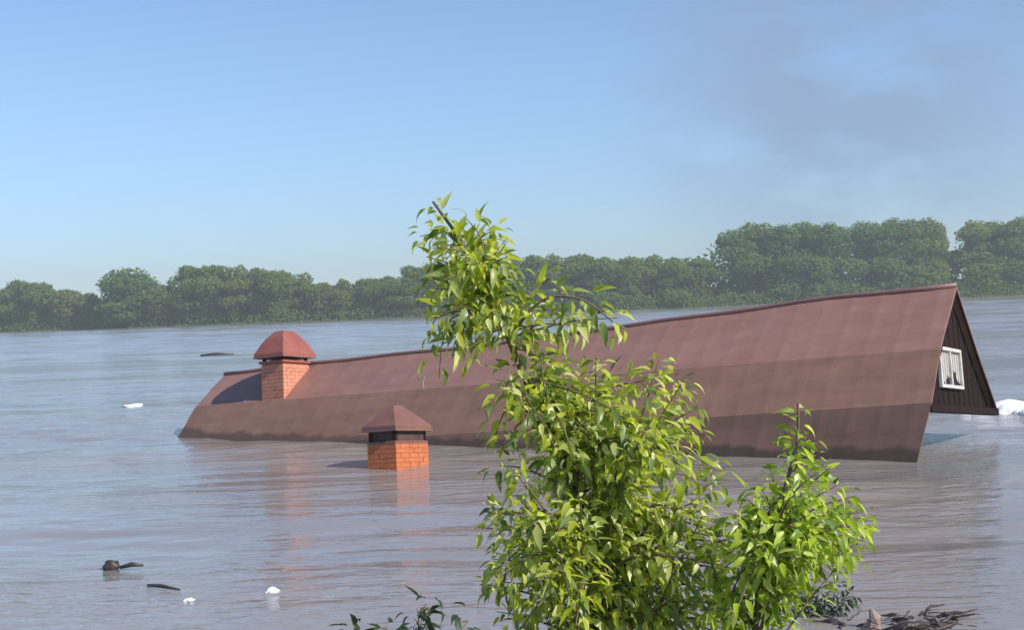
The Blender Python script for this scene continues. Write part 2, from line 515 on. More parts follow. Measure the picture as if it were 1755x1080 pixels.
def tree(px, top, kind, label, group=None, back=6.0, wide=1.0, name='tree'):
    """a tree whose trunk stands on the far shore and whose top reaches the given place of the skyline"""
    x = ray(px, 520)[0] * 375; y = shore_y(x) + back; x = ray(px, 520)[0] * y; y = shore_y(x) + back
    ztop = at(px, top, y).z
    cmh, tmh, h = KINDS[kind]
    t = empty(name, (x, y, 0.75 if back < 12 else 1.3))
    s = (ztop - t.location.z) / h
    t.scale = (s * wide, s * wide, s); t.rotation_euler = (0, 0, rng.uniform(0, 6.28))
    tag(t, OWN.get(px, label), 'tree', group)
    link('crown', cmh, None, t); link('trunk', tmh, None, t)
    return t


FT = 'trees along the far shore'
OWN = {322: 'broad tree forming the raised left corner of the wood, just right of the round-topped tree',
       664: 'green tree at the right end of the left wood, touching the leaning sapling top',
       1200: 'low tree against the left flank of the high stand, last of the even wood',
       1262: 'tall tree forming the sheer left shoulder of the high stand',
       1672: 'tall tree on the right side of the bright notch in the high stand',
       -30: 'low tree cut by the left edge of the picture on the far shore'}
L_LOW = 'bushy green tree in the even wood between the round tree and the leaning sapling'
L_MID = 'mid green tree in the low even wood between the sapling and the taller trees'
L_TALL = 'tall blue green tree in the dense high stand behind the house gable'
L_END = 'tall green tree in the high stand beyond the notch at the right'
L_FAR = 'green tree in the low clump at the left end of the far shore'
for px, top, k in [(-30, 480, 'broad_b'), (22, 481, 'broad_a'), (62, 484, 'round_b')]: tree(px, top, k, L_FAR, 'trees of the left clump', wide=1.15)
tree(112, 500, 'low_a', 'low tree in the dip between the left clump and the round-topped tree', wide=1.2)
tree(148, 506, 'low_a', 'lowest green tree, just left of the round-topped tree on the far shore')
tree(218, 459, 'round_a', 'dark round-topped tree rising alone from the far shore', back=4, wide=1.55)
tree(278, 492, 'low_a', 'low bushy tree right beside the dark round-topped tree', wide=1.2)
for px, top, k in [(322, 456, 'broad_a'), (362, 455, 'round_b'), (402, 459, 'broad_b'), (440, 460, 'broad_a'), (478, 463, 'round_b'), (512, 470, 'broad_b'),
                   (556, 488, 'low_a'), (592, 480, 'broad_b'), (628, 477, 'round_b'), (664, 474, 'broad_a')]:
    tree(px, top, k, L_LOW, 'trees of the left wood', back=5 + 3 * rng.random(), wide=1.1)
for px, top, k in [(706, 456, 'broad_a'), (748, 450, 'round_b'), (790, 446, 'broad_b'), (832, 442, 'broad_a'), (872, 441, 'round_b')]:
    tree(px, top, k, 'green tree half hidden behind the top of the leaning sapling', 'trees behind the sapling', wide=1.1)
for px, top, k in [(914, 438, 'broad_a'), (955, 439, 'broad_b'), (998, 436, 'round_b'), (1040, 441, 'broad_a'), (1080, 440, 'round_b'), (1120, 439, 'broad_b'),
                   (1160, 442, 'broad_a'), (1200, 443, 'round_b')]:
    tree(px, top, k, L_MID, 'trees of the middle wood', back=5 + 3 * rng.random(), wide=1.1)
for px, top, k in [(1262, 393, 'tall_a'), (1302, 387, 'tall_b'), (1345, 385, 'tall_a'), (1388, 384, 'tall_c'), (1430, 382, 'tall_a'), (1496, 379, 'tall_a'), (1538, 378, 'tall_c'), (1582, 380, 'tall_b')]:
    tree(px, top, k, L_TALL, 'tall trees behind the gable', back=6 + 3 * rng.random(), wide=1.5)
tree(1610, 388, 'tall_b', 'last tall tree on the left side of the notch in the high stand', back=7, wide=.8)
for px, top, k in [(1672, 384, 'tall_b'), (1708, 378, 'tall_a'), (1748, 376, 'tall_c'), (1790, 378, 'tall_a')]:
    tree(px, top, k, L_END, 'tall trees at the right end', back=6 + 3 * rng.random(), wide=1.5)


def build_understory():
    r = np.random.RandomState(11)
    P, N = [], []
    for x in np.arange(-300, 300, 0.9):
        y = shore_y(x)
        hh = 3.2 + 1.8 * noise.noise(Vector((x * .11, 3, 0))) + 1.0 * noise.noise(Vector((x * .4, 7, 0)))
        m = 26
        z = hh * r.rand(m) ** .8
        P.append(np.stack([x + r.normal(size=m) * .7, y + .6 + 1.6 * (z / hh) + r.rand(m) * 1.2, .1 + z], 1))
        N.append(np.tile([0, -.7, .6], (m, 1)))
    V, F = cards(np.vstack(P), np.vstack(N), .38, r, .8)
    o = link('shore_undergrowth', npmesh('shore_undergrowth', V, F), M['tree0'])
    tag(o, 'low green scrub along the far waterline under the trees', 'undergrowth', kind='stuff')
    P, N = [], []
    for x in np.arange(-330, 330, 1.3):
        y = shore_y(x) + 17
        px = 877.5 + x / y * FPX
        hh = np.interp(px, [-50, 90, 150, 200, 280, 330, 480, 550, 680, 880, 1220, 1235, 1900], [9.5, 7, 5.5, 7.5, 8, 12, 12, 8.5, 10, 13, 13, 18, 18])
        if 1618 < px < 1655: hh = 12
        hh *= .93 + .12 * noise.noise(Vector((x * .3, 1, 0)))
        m = 60
        z = hh * r.rand(m)
        P.append(np.stack([x + r.normal(size=m) * 1.0, y + r.rand(m) * 3, 1.0 + z], 1)); N.append(np.tile([0, -.6, .7], (m, 1)))
    V, F = cards(np.vstack(P), np.vstack(N), .75, r, .8)
    o = link('far_woods', npmesh('far_woods', V, F), M['tree1'])
    tag(o, 'deeper part of the wood closing the gaps behind the shore trees', 'woods', kind='stuff')


build_understory()

# ------------------------------------------------------------------ the drowned house
HX = Vector((7.347, 23.132, 2.55))
HROT = (Matrix.Rotation(-.548, 4, 'Z') @ Matrix.Rotation(-.076, 4, 'Y') @ Matrix.Rotation(-.099, 4, 'X'))
house = tag(empty('house'), 'drowned house with only its long brown metal roof above the water, sinking to the left', 'house')
house.matrix_world = Matrix.Translation(HX) @ HROT
LEN = 16.26
# profiles (y, z) at the right (x = 0) and left (x = -LEN) gable: ridge, crease, eave
PR = {'r': (.05, .08), 'c': (-1.31, -1.03), 'e': (-2.07, -1.89), 'fc': (1.15, -.98), 'fe': (2.15, -1.88), 's': (-2.22, -3.5), 'fs': (2.6, -3.5)}
PL = {'r': (-.05, -.06), 'c': (-.98, -.80), 'e': (-1.80, -1.80), 'fc': (.95, -.80), 'fe': (1.85, -1.80), 's': (-2.25, -3.3), 'fs': (2.2, -3.3)}


def prof(key, x, lift=0.0):
    t = -x / LEN
    a, b = PR[key], PL[key]
    if key == 's': x -= .50 * (1 - t)         # the last sheet edge runs back towards the water
    if key == 'r':                        # the ridge has sagged unevenly
        lift += .045 * math.exp(-((x + 2.3) / 1.8) ** 2) - .05 * math.exp(-((x + 9.5) / 2.5) ** 2) + .012 * math.sin(x * 2.1)
    return Vector((x, a[0] + (b[0] - a[0]) * t, a[1] + (b[1] - a[1]) * t + lift))


def slope(name, ka, kb, mat, seed):
    """one roof slope of sheet metal: thin, slightly dented, with low standing seams"""
    nx, nv = 132, 7
    top, nn = [], None
    for i in range(nx + 1):
        x = -LEN * i / nx
        a, b = prof(ka, x), prof(kb, x)
        nrm = Vector((0, -(b.z - a.z), b.y - a.y)).normalized()
        if nrm.z < 0: nrm = -nrm
        for j in range(nv + 1):
            p = a.lerp(b, j / nv)
            d = .020 * noise.noise(Vector((x * .55, j * .5, seed))) + .006 * noise.noise(Vector((x * 2.3, j, seed + 4)))
            if 0 < j < nv: p = p + nrm * d
            if i % 4 == 2: p = p + nrm * .0035     # seam
            top.append((p, nrm))
    v = [p for p, _ in top] + [p - n * .03 for p, n in top]
    N1 = len(top); f = []
    for i in range(nx):
        for j in range(nv):
            a = i * (nv + 1) + j; q = [a, a + 1, a + nv + 2, a + nv + 1]
            f.append(q); f.append([k + N1 for k in q[::-1]])
    for i in range(nx):
        for j in (0, nv):
            a = i * (nv + 1) + j; b = a + nv + 1; f.append([a, b, b + N1, a + N1])
    for j in range(nv):
        for i in (0, nx):
            a = i * (nv + 1) + j; f.append([a, a + 1, a + 1 + N1, a + N1])
    return MB().add(v, f).build(name, mat, house)


slope('upper_roof_slope', 'r', 'c', M['roof'], 1)
slope('lower_roof_slope', 'c', 'e', M['roof_low'], 2)
slope('upper_roof_slope', 'r', 'fc', M['roof'], 3)
slope('lower_roof_slope', 'fc', 'fe', M['roof_low'], 5)
slope('roof_skirt', 'e', 's', M['roof_low'], 8)
rc = MB(); pts = [prof('r', -LEN * i / 24 * 1.0, .015) for i in range(25)]
rc.tube(pts, .042, 10).build('ridge_cap', M['trim'], house, smooth=True)

def barge(x, ka, kb, kc, dx):             # board under the roof edge, down one side of a gable
    for p, q in ((prof(ka, x), prof(kb, x)), (prof(kb, x), prof(kc, x))):
        mb = MB(); d = Vector((dx, 0, 0)); dn = Vector((0, 0, -.11)); lo = Vector((0, 0, -.034))
        mb.hexa([p + dn, p + dn + d, q + dn + d, q + dn, p + lo, p + lo + d, q + lo + d, q + lo]).build('barge_board', M['dark'], house)


for x, dx in ((-.003, -.03), (-LEN + .003, .03)):
    barge(x, 'r', 'c', 'e', dx); barge(x, 'r', 'fc', 'fe', dx)
INS = .14                                 # gables stand back under the roof edge


def inset(key, x, s=.30):
    p = prof(key, x)
    return p + Vector((0, s if p.y < 0 else -s, 0))


for x, s in ((-INS, -1), (-LEN + INS, 1)):
    mb = MB(); a, b = inset('e', x, .30), inset('fe', x, .30); z = Vector((0, 0, -2.4)); t = Vector((s * .1, 0, 0))
    if s > 0: mb.hexa([a + z, b + z, b + z + t, a + z + t, a - Vector((0, 0, .06)), b - Vector((0, 0, .06)), b - Vector((0, 0, .06)) + t, a - Vector((0, 0, .06)) + t]).build('gable_wall', M['gable_wall'], house)
    # gable above: vertical boards, near black to paint an open end's shaded interior
    mb = MB(); y = -2.0; x0 = x + (-.02 if s < 0 else .02)
    yy = np.arange(-1.95, 2.05, .16)
    P = PR if s < 0 else PL

    def top_at(y):
        ks = [P['e'], P['c'], P['r'], P['fc'], P['fe']]
        return float(np.interp(y, [q[0] for q in ks], [q[1] for q in ks])) - .05
    for i, y in enumerate(yy):
        y0, y1 = y + .006, y + .154; d = .022 + .006 * (i % 2)
        zb = -1.93; z0, z1 = top_at(y0), top_at(y1)
        if min(z0, z1) < zb + .03: continue
        xa, xb = (x0, x0 + d) if s < 0 else (x0 - d, x0)
        mb.hexa([(xa, y0, zb), (xb, y0, zb), (xb, y1, zb), (xa, y1, zb), (xa, y0, z0), (xb, y0, z0), (xb, y1, z1), (xa, y1, z1)])
    # backing behind the joints
    bk = [(x0 + s * .03, q[0], q[1] - .06) for q in (P['e'], P['c'], P['r'], P['fc'], P['fe'])]
    n0 = len(mb.v); mb.v += [Vector(q) for q in bk] + [Vector((q[0] + s * .03, q[1], q[2])) for q in bk]
    mb.f += [[n0 + i for i in range(5)], [n0 + 5 + i for i in range(5)][::-1]] + [[n0 + i, n0 + (i + 1) % 5, n0 + 5 + (i + 1) % 5, n0 + 5 + i] for i in range(5)]
    mb.build('gable_shade_boards', M['dark'], house)
    e, fe = P['e'], P['fe']
    xa, xb = (x + .02, x + .13) if s < 0 else (x - .13, x - .02)
    MB().box(xa, xb, e[0] + .06, fe[0] + .16, -2.03, -1.90).build('tie_beam', M['dark'], house, .01)


def window(x, yc, zc, w, h):
    fr = MB(); t = .055
    fr.box(x, x + .06, yc - w / 2, yc - w / 2 + t, zc - h / 2, zc + h / 2).box(x, x + .06, yc + w / 2 - t, yc + w / 2, zc - h / 2, zc + h / 2)
    fr.box(x, x + .06, yc - w / 2 + t, yc + w / 2 - t, zc + h / 2 - t, zc + h / 2).box(x, x + .06, yc - w / 2 + t, yc + w / 2 - t, zc - h / 2, zc - h / 2 + t)
    win = fr.build('window', M['white'], house, .006)
    MB().box(x + .004, x + .052, yc - .03, yc + .03, zc - h / 2 + t, zc + h / 2 - t).build('mullion', M['white'], win)
    for a, b in ((yc - w / 2 + t, yc - .03), (yc + .03, yc + w / 2 - t)):
        MB().box(x + .02, x + .026, a, b, zc - h / 2 + t, zc + h / 2 - t).build('pane', M['glass'], win)
        c = MB(); n = 8
        for i in range(n):
            y0 = a + (b - a) * i / n; y1 = a + (b - a) * (i + 1) / n
            xo = x + .004 + .006 * (i % 2)
            lo = zc - h / 2 + t + ((.02, .0, .03, .05, .02, .10, .16, .13)[i] if b < yc else (.30, .33, .26, .22, .24, .12, .08, .05)[i])
            c.box(xo - .003, xo, y0, y1, lo, zc + h / 2 - t)
        c.build('curtain', M['curtain'], win)


window(-INS + .012, -.40, -1.29, 1.32, .66)


def chimney(name, x, y, zbase, ztop, wx, wy, brick, cap, capmat, label, gap, shade_core, ov, collar):
    """brick stack carrying a small sheet-metal roof on four legs"""
    core = MB().box(x - wx / 2 + .012, x + wx / 2 - .012, y - wy / 2 + .012, y + wy / 2 - .012, zbase, ztop - .012)
    ch = core.build('chimney', M['mortar'], house); ch['label'] = label
    bl, bh, j = .25, .071, .006
    mb = MB(); z = zbase + .005; k = 0; r = random.Random(3)
    while z + bh < ztop:
        for side in range(4):
            Lw = wx if side % 2 == 0 else wy
            s = -Lw / 2 + (0 if k % 2 == (side % 2) else -.125)
            while s < Lw / 2 - .01:
                a, b = max(s, -Lw / 2), min(s + bl - j, Lw / 2)
                if b - a > .03:
                    o = r.uniform(-.003, .003); d = .10
                    if side == 0: q = (x + a, x + b, y - wy / 2 + o, y - wy / 2 + d)
                    elif side == 2: q = (x + a, x + b, y + wy / 2 - d, y + wy / 2 + o)
                    elif side == 1: q = (x + wx / 2 - d, x + wx / 2 + o, y + a + .003, y + b - .003)
                    else: q = (x - wx / 2 + o, x - wx / 2 + d, y + a + .003, y + b - .003)
                    mb.box(q[0], q[1], q[2], q[3], z + r.uniform(-.001, .001), z + bh)
                s += bl
        z += bh + j; k += 1
    o = mb.build('brickwork', brick, ch); o['kind'] = 'stuff'
    MB().box(x - wx / 2 - collar, x + wx / 2 + collar, y - wy / 2 - collar, y + wy / 2 + collar, ztop - .008, ztop + .05).build('collar', capmat, ch, .012)
    zc = ztop + .05 + gap
    for sx in (-1, 1):
        for sy in (-1, 1):
            px, py = x + sx * (wx / 2 - .05), y + sy * (wy / 2 - .05)
            MB().box(px - .03, px + .03, py - .03, py + .03, ztop + .045, zc + .05).build('post', M['dark'], ch)
    MB().box(x - wx * shade_core / 2, x + wx * shade_core / 2, y - wy * shade_core / 2, y + wy * shade_core / 2, ztop + .048, zc + .04).build('shade_core', M['cap_shade'], ch)  # added dark core: shade below the cap, painted into the gap
    ox, oy = wx / 2 + ov, wy / 2 + ov
    hC = cap['h']; mb = MB()
    rings = []
    if cap['shape'] == 'dome': steps = [(0, 0), (.30, .40), (.55, .66), (.78, .84), (.93, .95), (1, 1)]   # in (inset share), up share
    else: steps = [(0, 0), (1, 1)]
    rid = cap.get('ridge', .0)
    ins_max = min(ox, oy) - rid
    steps2 = [(0, -.075)] + [(a, b * hC) for a, b in steps]
    for a, zz in steps2:
        ix = a * (ox - cap['fx']); iy = a * (oy - cap['fy'])
        rings.append([Vector((x - ox + ix, y - oy + iy, zc + .05 + zz)), Vector((x + ox - ix, y - oy + iy, zc + .05 + zz)),
                      Vector((x + ox - ix, y + oy - iy, zc + .05 + zz)), Vector((x - ox + ix, y + oy - iy, zc + .05 + zz))])
    v = [p for rr in rings for p in rr]; f = [(3, 2, 1, 0)]
    for i in range(len(rings) - 1):
        for q in range(4):
            f.append((i * 4 + q, i * 4 + (q + 1) % 4, (i + 1) * 4 + (q + 1) % 4, (i + 1) * 4 + q))
    n = len(rings) * 4; f.append((n - 4, n - 3, n - 2, n - 1))
    mb.add(v, f).build('cap', capmat, ch, .006)
    MB().box(x - ox - .012, x + ox + .012, y - oy - .012, y + oy + .012, zc + .012 - .05, zc + .03 - .05).build('cap_rim', M['trim'], ch)
    return ch


CX = next(x for x in np.arange(-LEN, 0, .02) if 877.5 + FPX * (house.matrix_world @ prof('c', x)).x / (house.matrix_world @ prof('c', x)).y > 490 - 10)
cy, cz = prof('c', CX).y, prof('c', CX).z
chimney('chimney', CX - .30, cy + .44, cz - 1.4, cz + .80, .60, .84, M['brick_pink'], {'shape': 'dome', 'h': .50, 'fx': .12, 'fy': .16}, M['cap_red'],
        'taller pink brick chimney with a domed red cap, rising from the roof', .10, .45, .11, .04)
chimney('chimney', -8.10, -4.66, -4.6, -2.06, .58, .90, M['brick_orange'], {'shape': 'hip', 'h': .35, 'fx': .03, 'fy': .12}, M['cap_brown'],
        'lower orange brick chimney with a pyramid cap, standing in the water before the roof', .20, .90, .055, .004)


def catmull(P, n=8):
    out = []
    for i in range(len(P) - 1):
        p0, p1, p2, p3 = P[max(i - 1, 0)], P[i], P[i + 1], P[min(i + 2, len(P) - 1)]
        for k in range(n):
            t = k / n
            out.append(.5 * ((2 * p1) + (p2 - p0) * t + (2 * p0 - 5 * p1 + 4 * p2 - p3) * t * t + (3 * p1 - p0 - 3 * p2 + p3) * t ** 3))
    out.append(P[-1]); return out


# ------------------------------------------------------------------ things afloat
def lump(name, loc, r, mat, label, cat, seed=0, group=None, rag=1.0, yaw=0.0):
    bm = bmesh.new(); bmesh.ops.create_icosphere(bm, subdivisions=3, radius=1.0)
    for v in bm.verts:
        d = 1 + rag * (.30 * noise.noise(v.co * 1.6 + Vector((seed, 0, 0))) + .12 * noise.noise(v.co * 4.5 + Vector((0, seed, 0))))
        v.co = Vector((v.co.x * r[0] * d, v.co.y * r[1] * d, v.co.z * r[2] * d))
    me = bpy.data.meshes.new(name); bm.to_mesh(me); bm.free()
    me.polygons.foreach_set('use_smooth', [True] * len(me.polygons))
    o = link(name, me, mat, None, loc); o.rotation_euler = (0, 0, yaw)
    return tag(o, label, cat, group)


def branch(name, pts, rad, mat, label, cat):
    a = Vector(pts[0]); mb = MB()
    mb.tube([Vector(p) - a for p in pts], rad, 8)
    o = mb.build(name, mat, None, smooth=True); o.location = a
    return tag(o, label, cat)


def foam_patch(name, c, n, sx, sy, rr, label, cat, seed):
    """a heap of churned bubbles lying on the water"""
    r = random.Random(seed); mb = MB()
    for i in range(n):
        px, py = r.gauss(0, sx), r.gauss(0, sy); q = rr * r.uniform(.5, 1.2) * max(.3, 1 - (abs(px) / sx + abs(py) / sy) * .22)
        k = 8; v = [(px, py, q * .8)]
        for j, (a, b) in enumerate(((.62, .62), (1, .12), (1.02, -.4))):
            v += [(px + q * a * 1.5 * math.cos(t * math.tau / k + j), py + q * a * math.sin(t * math.tau / k + j), q * b) for t in range(k)]
        f = [(0, 1 + t, 1 + (t + 1) % k) for t in range(k)]
        for j in range(2):
            f += [(1 + j * k + t, 1 + (j + 1) * k + t, 1 + (j + 1) * k + (t + 1) % k, 1 + j * k + (t + 1) % k) for t in range(k)]
        mb.add(v, f)
    o = mb.build(name, M['foam'], None, smooth=True); o.location = c
    return tag(o, label, cat)


big_foam = foam_patch('foam_patch', on_water(1740, 706), 80, .36, .5, .30, 'bright white foam churning on the water beside the gable', 'foam', 2)
big_foam['kind'] = 'stuff'
lump('foam_fleck', on_water(226, 697), (.36, .40, .06), M['foam'], 'white fleck of foam on the open water left of the house', 'foam', 3, rag=2.2)
lump('foam_fleck', on_water(465, 1016), (.058, .09, .034), M['foam'], 'bright white foam fleck on the near water at lower left', 'foam', 4, rag=1.8)
lump('foam_fleck', on_water(322, 1030), (.05, .08, .012), M['foam'], 'dim small foam fleck left of the bright one on the near water', 'foam', 6, rag=2.2)
p = on_water(190, 972)
lump('floating_lump', p, (.085, .07, .07), M['dark_wood'], 'black lump of drifting wood on the near water at lower left', 'driftwood', 2)
p = on_water(216, 974)
branch('floating_stick', [p + Vector((-.07, 0, .0)), p + Vector((.05, .03, .025)), p + Vector((.17, .02, .012))], [.018, .026, .012], M['dark_wood'],
       'short dark stick floating beside the black lump', 'driftwood')
p = on_water(275, 1008)
branch('floating_stick', [p + Vector((-.16, .12, .0)), p + Vector((0, .0, .012)), p + Vector((.22, -.16, .0))], [.012, .02, .01], M['dark_wood'],
       'thin half sunk stick slanting below the black lump', 'driftwood')
p = on_water(372, 609)
branch('floating_branch', [p + Vector((-1.1, 0, .02)), p + Vector((-.2, .1, .08)), p + Vector((1.1, 0, .03))], [.05, .09, .04], M['dark_wood'],
       'long dark branch adrift far out, left of the red capped chimney', 'driftwood')

# snag of driftwood at the lower right
sp = on_water(1545, 1072)
snag = tag(empty('driftwood_snag', sp), 'tangle of dark wet branches lodged in the water at lower right', 'driftwood')
rs = random.Random(21)
for i in range(44):
    th = rs.uniform(0, 6.28); L = rs.uniform(.22, .52)
    b = Vector((rs.uniform(-.42, .38), rs.uniform(-.25, .25), -.05)); d = Vector((math.cos(th) * L, math.sin(th) * L * .6, rs.uniform(.0, .13)))
    mid = b + d * .5 + Vector((rs.uniform(-.06, .06), rs.uniform(-.06, .06), rs.uniform(.0, .05)))
    r0 = rs.uniform(.007, .034)
    MB().tube(catmull([b, b.lerp(mid, .5) + Vector((rs.uniform(-.03, .03), 0, .03)), mid, b + d], 4), [r0 * (1 - .75 * (q_ / 12) ** 1.3) for q_ in range(13)], 7).gnarl(.020, 14).build('branch', M['dark_wood'], snag, smooth=True)
q = Vector((-.27, -.10, -.12))
stump = MB().tube([q, q + Vector((.03, 0, .08)), q + Vector((.05, .02, .15)), q + Vector((.06, .02, .19)), q + Vector((.03, .03, .26))], [.075, .062, .055, .045, .012], 10).gnarl(.03, 13).build('stump', M['pale_wood'], snag)
stump['label'] = 'bare pinkish broken stump'
MB().tube([(-.2, -.16, -.03), (.0, -.2, .03), (.32, -.12, .0)], [.03, .042, .025], 8).build('log', M['dark_wood'], snag, smooth=True)


# ------------------------------------------------------------------ foreground plants
def leaf_mesh(seed, fold=.35, bend=.5):
    """a pointed leaf blade, 1 long, folded along the midrib and bent down"""
    prof_ = [(0, .015), (.10, .10), (.26, .17), (.45, .165), (.66, .11), (.84, .05), (1, .0)]
    v, f = [], []
    r = random.Random(seed); side = r.uniform(-.08, .08)
    for i, (t, w) in enumerate(prof_):
        ang = bend * t; xx = t * math.cos(ang * .5); zz = -t * math.sin(ang * .5)
        yo = side * t * t; ser = 1 + .10 * ((-1) ** i)
        v += [(xx, yo, zz), (xx - .01, yo + w * ser, zz + w * fold), (xx - .01, yo - w * ser, zz + w * fold)]
    for i in range(len(prof_) - 1):
        a = i * 3; b = a + 3
        f += [(a, b, b + 1, a + 1), (a + 2, b + 2, b, a)]
    return v, f


LEAVES = [leaf_mesh(i, .25 + .12 * (i % 3), .35 + .3 * (i % 4)) for i in range(6)]


def leaf_frame(base, d, roll, L):
    d = d.normalized()
    up = Vector((0, 0, 1)) - d * d.z
    if up.length < .05: up = Vector((0, -1, 0)) - d * (-d.y)
    up.normalize()
    up = Matrix.Rotation(roll, 3, d) @ up
    s = up.cross(d).normalized()
    m = Matrix(((d.x, s.x, up.x), (d.y, s.y, up.y), (d.z, s.z, up.z)))
    return Matrix.Translation(base) @ m.to_4x4() @ Matrix.Scale(L, 4)


def plant(name, base, shoots, mat, label, cat, seed, size=(.034, .094), nparts=300, spacing=.0115, droop=.38, group=None):
    """stems given as point lists; leaves spring from them in turn and hang outward"""
    r = random.Random(seed)
    root = tag(empty(name, base), label, cat, group)
    leaves = []
    for P, rad, dens in shoots:
        pts = catmull([Vector(p) - root.location for p in P])
        n = len(pts)
        MB().tube(pts, [rad * (1 - .75 * i / (n - 1)) for i in range(n)], 7).build('branch', M['bark'], root, smooth=True)
        if not dens: continue
        L = sum((pts[i + 1] - pts[i]).length for i in range(n - 1)); cnt = int(L / spacing * dens)
        for k in range(cnt):
            t = .06 + .94 * (k + r.random()) / cnt
            i = min(int(t * (n - 1)), n - 2); p = pts[i].lerp(pts[i + 1], t * (n - 1) - i)
            tg = (pts[i + 1] - pts[i]).normalized()
            th = k * 2.4 + r.uniform(-.5, .5)
            a = tg.cross(Vector((.2, .3, .9))).normalized(); b = tg.cross(a)
            out = a * math.cos(th) + b * math.sin(th)
            d = out * .85 + tg * r.uniform(.15, .75) + Vector((0, 0, -1)) * droop * r.uniform(0, 1.6)
            sz = r.uniform(*size) * (1.0 if t < .9 else .75)
            st = out * r.uniform(.008, .05)
            leaves.append((leaf_frame(p + st, d, r.uniform(-.9, .9), sz), r.randrange(6), sz))
    # the blades nearest the viewer are parts, the rest one foliage mesh
    leaves.sort(key=lambda q: -q[2] / (q[0].translation + root.location).y)
    if not hasattr(plant, 'cache'): plant.cache = {}
    for m, k, s in leaves[:nparts]:
        key = (mat.name, k)
        if key not in plant.cache:
            me = mesh('leaf', *LEAVES[k], True); me.materials.append(mat); plant.cache[key] = me
        o = bpy.data.objects.new('leaf', plant.cache[key]); COL.objects.link(o); o.parent = root; o.matrix_local = m
    V, F = [], []
    for m, k, s in leaves[nparts:]:
        b = len(V); V += [m @ Vector(p) for p in LEAVES[k][0]]; F += [tuple(i + b for i in q) for q in LEAVES[k][1]]
    if V:
        o = link('foliage', mesh('foliage', V, F, True), mat, root); o['kind'] = 'stuff'
    print(name, len(leaves), 'leaves')
    return root


def spray(r, start, tip, sag=.04, rad=.006, dens=1.0):
    a, b = Vector(start), Vector(tip)
    m = a.lerp(b, .5) + Vector((r.uniform(-.03, .03), r.uniform(-.05, .05), sag))
    return ([a, m, b], rad, dens)


r1 = random.Random(5)
D = 5.0
main = [at(1010, 1330, D), at(1020, 1100, D), at(1005, 930, D), at(965, 780, D), at(905, 660, D), at(868, 570, D), at(835, 480, D), at(790, 412, D), at(742, 345, D)]
sh = [(main, .020, 0)]
sh.append(([at(868, 570, D), at(835, 480, D), at(790, 412, D), at(742, 345, D)], .006, 1.0))
# top: the leaning crown
for s, t, dn in [((845, 500), (730, 440), 1.0), ((845, 500), (725, 520), 1.1), ((850, 520), (770, 560), 1.0), ((830, 470), (800, 375), 1.0), ((840, 490), (868, 410), 1.0),
                 ((850, 520), (890, 455), 1.1), ((850, 520), (800, 480), 1.3), ((860, 540), (820, 545), 1.1), ((820, 455), (765, 455), 1.3), ((845, 500), (820, 430), 1.3),
                 ((790, 412), (720, 405), .9), ((860, 550), (760, 590), .8), ((865, 560), (800, 600), .7), ((800, 425), (850, 395), .8),
                 ((800, 425), (760, 400), 1.0), ((815, 450), (775, 430), 1.2), ((830, 470), (760, 480), 1.2), ((840, 490), (880, 480), 1.1), ((850, 520), (890, 510), 1.1),
                 ((850, 510), (745, 545), 1.0), ((845, 500), (780, 515), 1.2), ((815, 450), (830, 400), 1.0), ((830, 470), (855, 445), 1.1), ((860, 545), (905, 535), 1.0),
                 ((845, 500), (720, 480), 1.0), ((868, 570), (1000, 560), .9), ((872, 580), (1060, 545), .8), ((880, 600), (940, 620), .9), ((872, 580), (910, 560), 1.0), ((868, 570), (950, 470), .5), ((900, 640), (860, 680), .9), ((840, 490), (870, 440), 1.1), ((850, 515), (785, 555), 1.1), ((820, 455), (735, 425), .9), ((845, 500), (850, 470), 1.2), ((855, 530), (830, 580), .9), ((840, 490), (790, 450), 1.3), ((850, 520), (740, 495), 1.1)]:
    sh.append(spray(r1, at(*s, D), at(*t, D + r1.uniform(-.22, .22)), .02, .005, dn))
for a, b, c in (((850, 540), (795, 560), (800, 632)), ((850, 535), (770, 550), (752, 650)), ((855, 545), (810, 560), (772, 610)), ((850, 530), (755, 540), (735, 585))):
    sh.append(([at(*a, D), at(*b, D - .05), at(*c, D - .08)], .004, .55))
# arch drooping to the right of the crown
sh.append(([at(872, 580, D), at(930, 515, D - .05), at(1000, 515, D - .1), at(1070, 570, D - .12)], .007, .95))
sh.append(([at(880, 600, D), at(930, 545, D + .1), at(970, 540, D + .1), at(1010, 570, D + .12)], .006, .8))
sh.append(([at(890, 620, D), at(870, 640, D - .1), at(850, 690, D - .15)], .005, .7))
# body
for i in range(56):
    k = r1.random()
    s = catmull(main)[int(8 + 26 * k)]
    ty = r1.uniform(600, 900); cx = 1030 + (ty - 600) * .04; w = 110 + 90 * min(1, (ty - 575) / 170)
    tx = cx + r1.uniform(-1, 1) * w
    sh.append(spray(r1, s, at(tx, ty, D + r1.uniform(-.38, .38)), .06, .006, 1.05))
# lower body
for i in range(60):
    s = catmull(main)[int(2 + 18 * r1.random())]
    ty = r1.uniform(850, 1130); tx = r1.uniform(825, 1255)
    sh.append(spray(r1, s, at(tx, ty, D + r1.uniform(-.42, .42)), .05, .006, 1.0))
for tx, ty in [(1210, 905), (1245, 930), (1225, 970), (1265, 985), (1240, 1020), (1280, 1045), (1215, 1060), (1290, 940), (1270, 1075), (1190, 880)]:
    sh.append(spray(r1, at(1080, ty + 20, D), at(tx, ty, D - r1.uniform(-.1, .2)), .05, .006, .9))
for tx, ty in [(815, 905), (835, 880), (822, 1003), (845, 960), (850, 1050), (845, 800)]:
    sh.append(spray(r1, at(960, ty + 30, D), at(tx, ty, D - .1), .02, .005, .7))
bz = at(1010, 1330, D)
plant('sapling', Vector((bz.x, bz.y, bz.z)), sh, M['leaf'], 'tall young tree with yellow green leaves leaning left before the house', 'tree', 3)

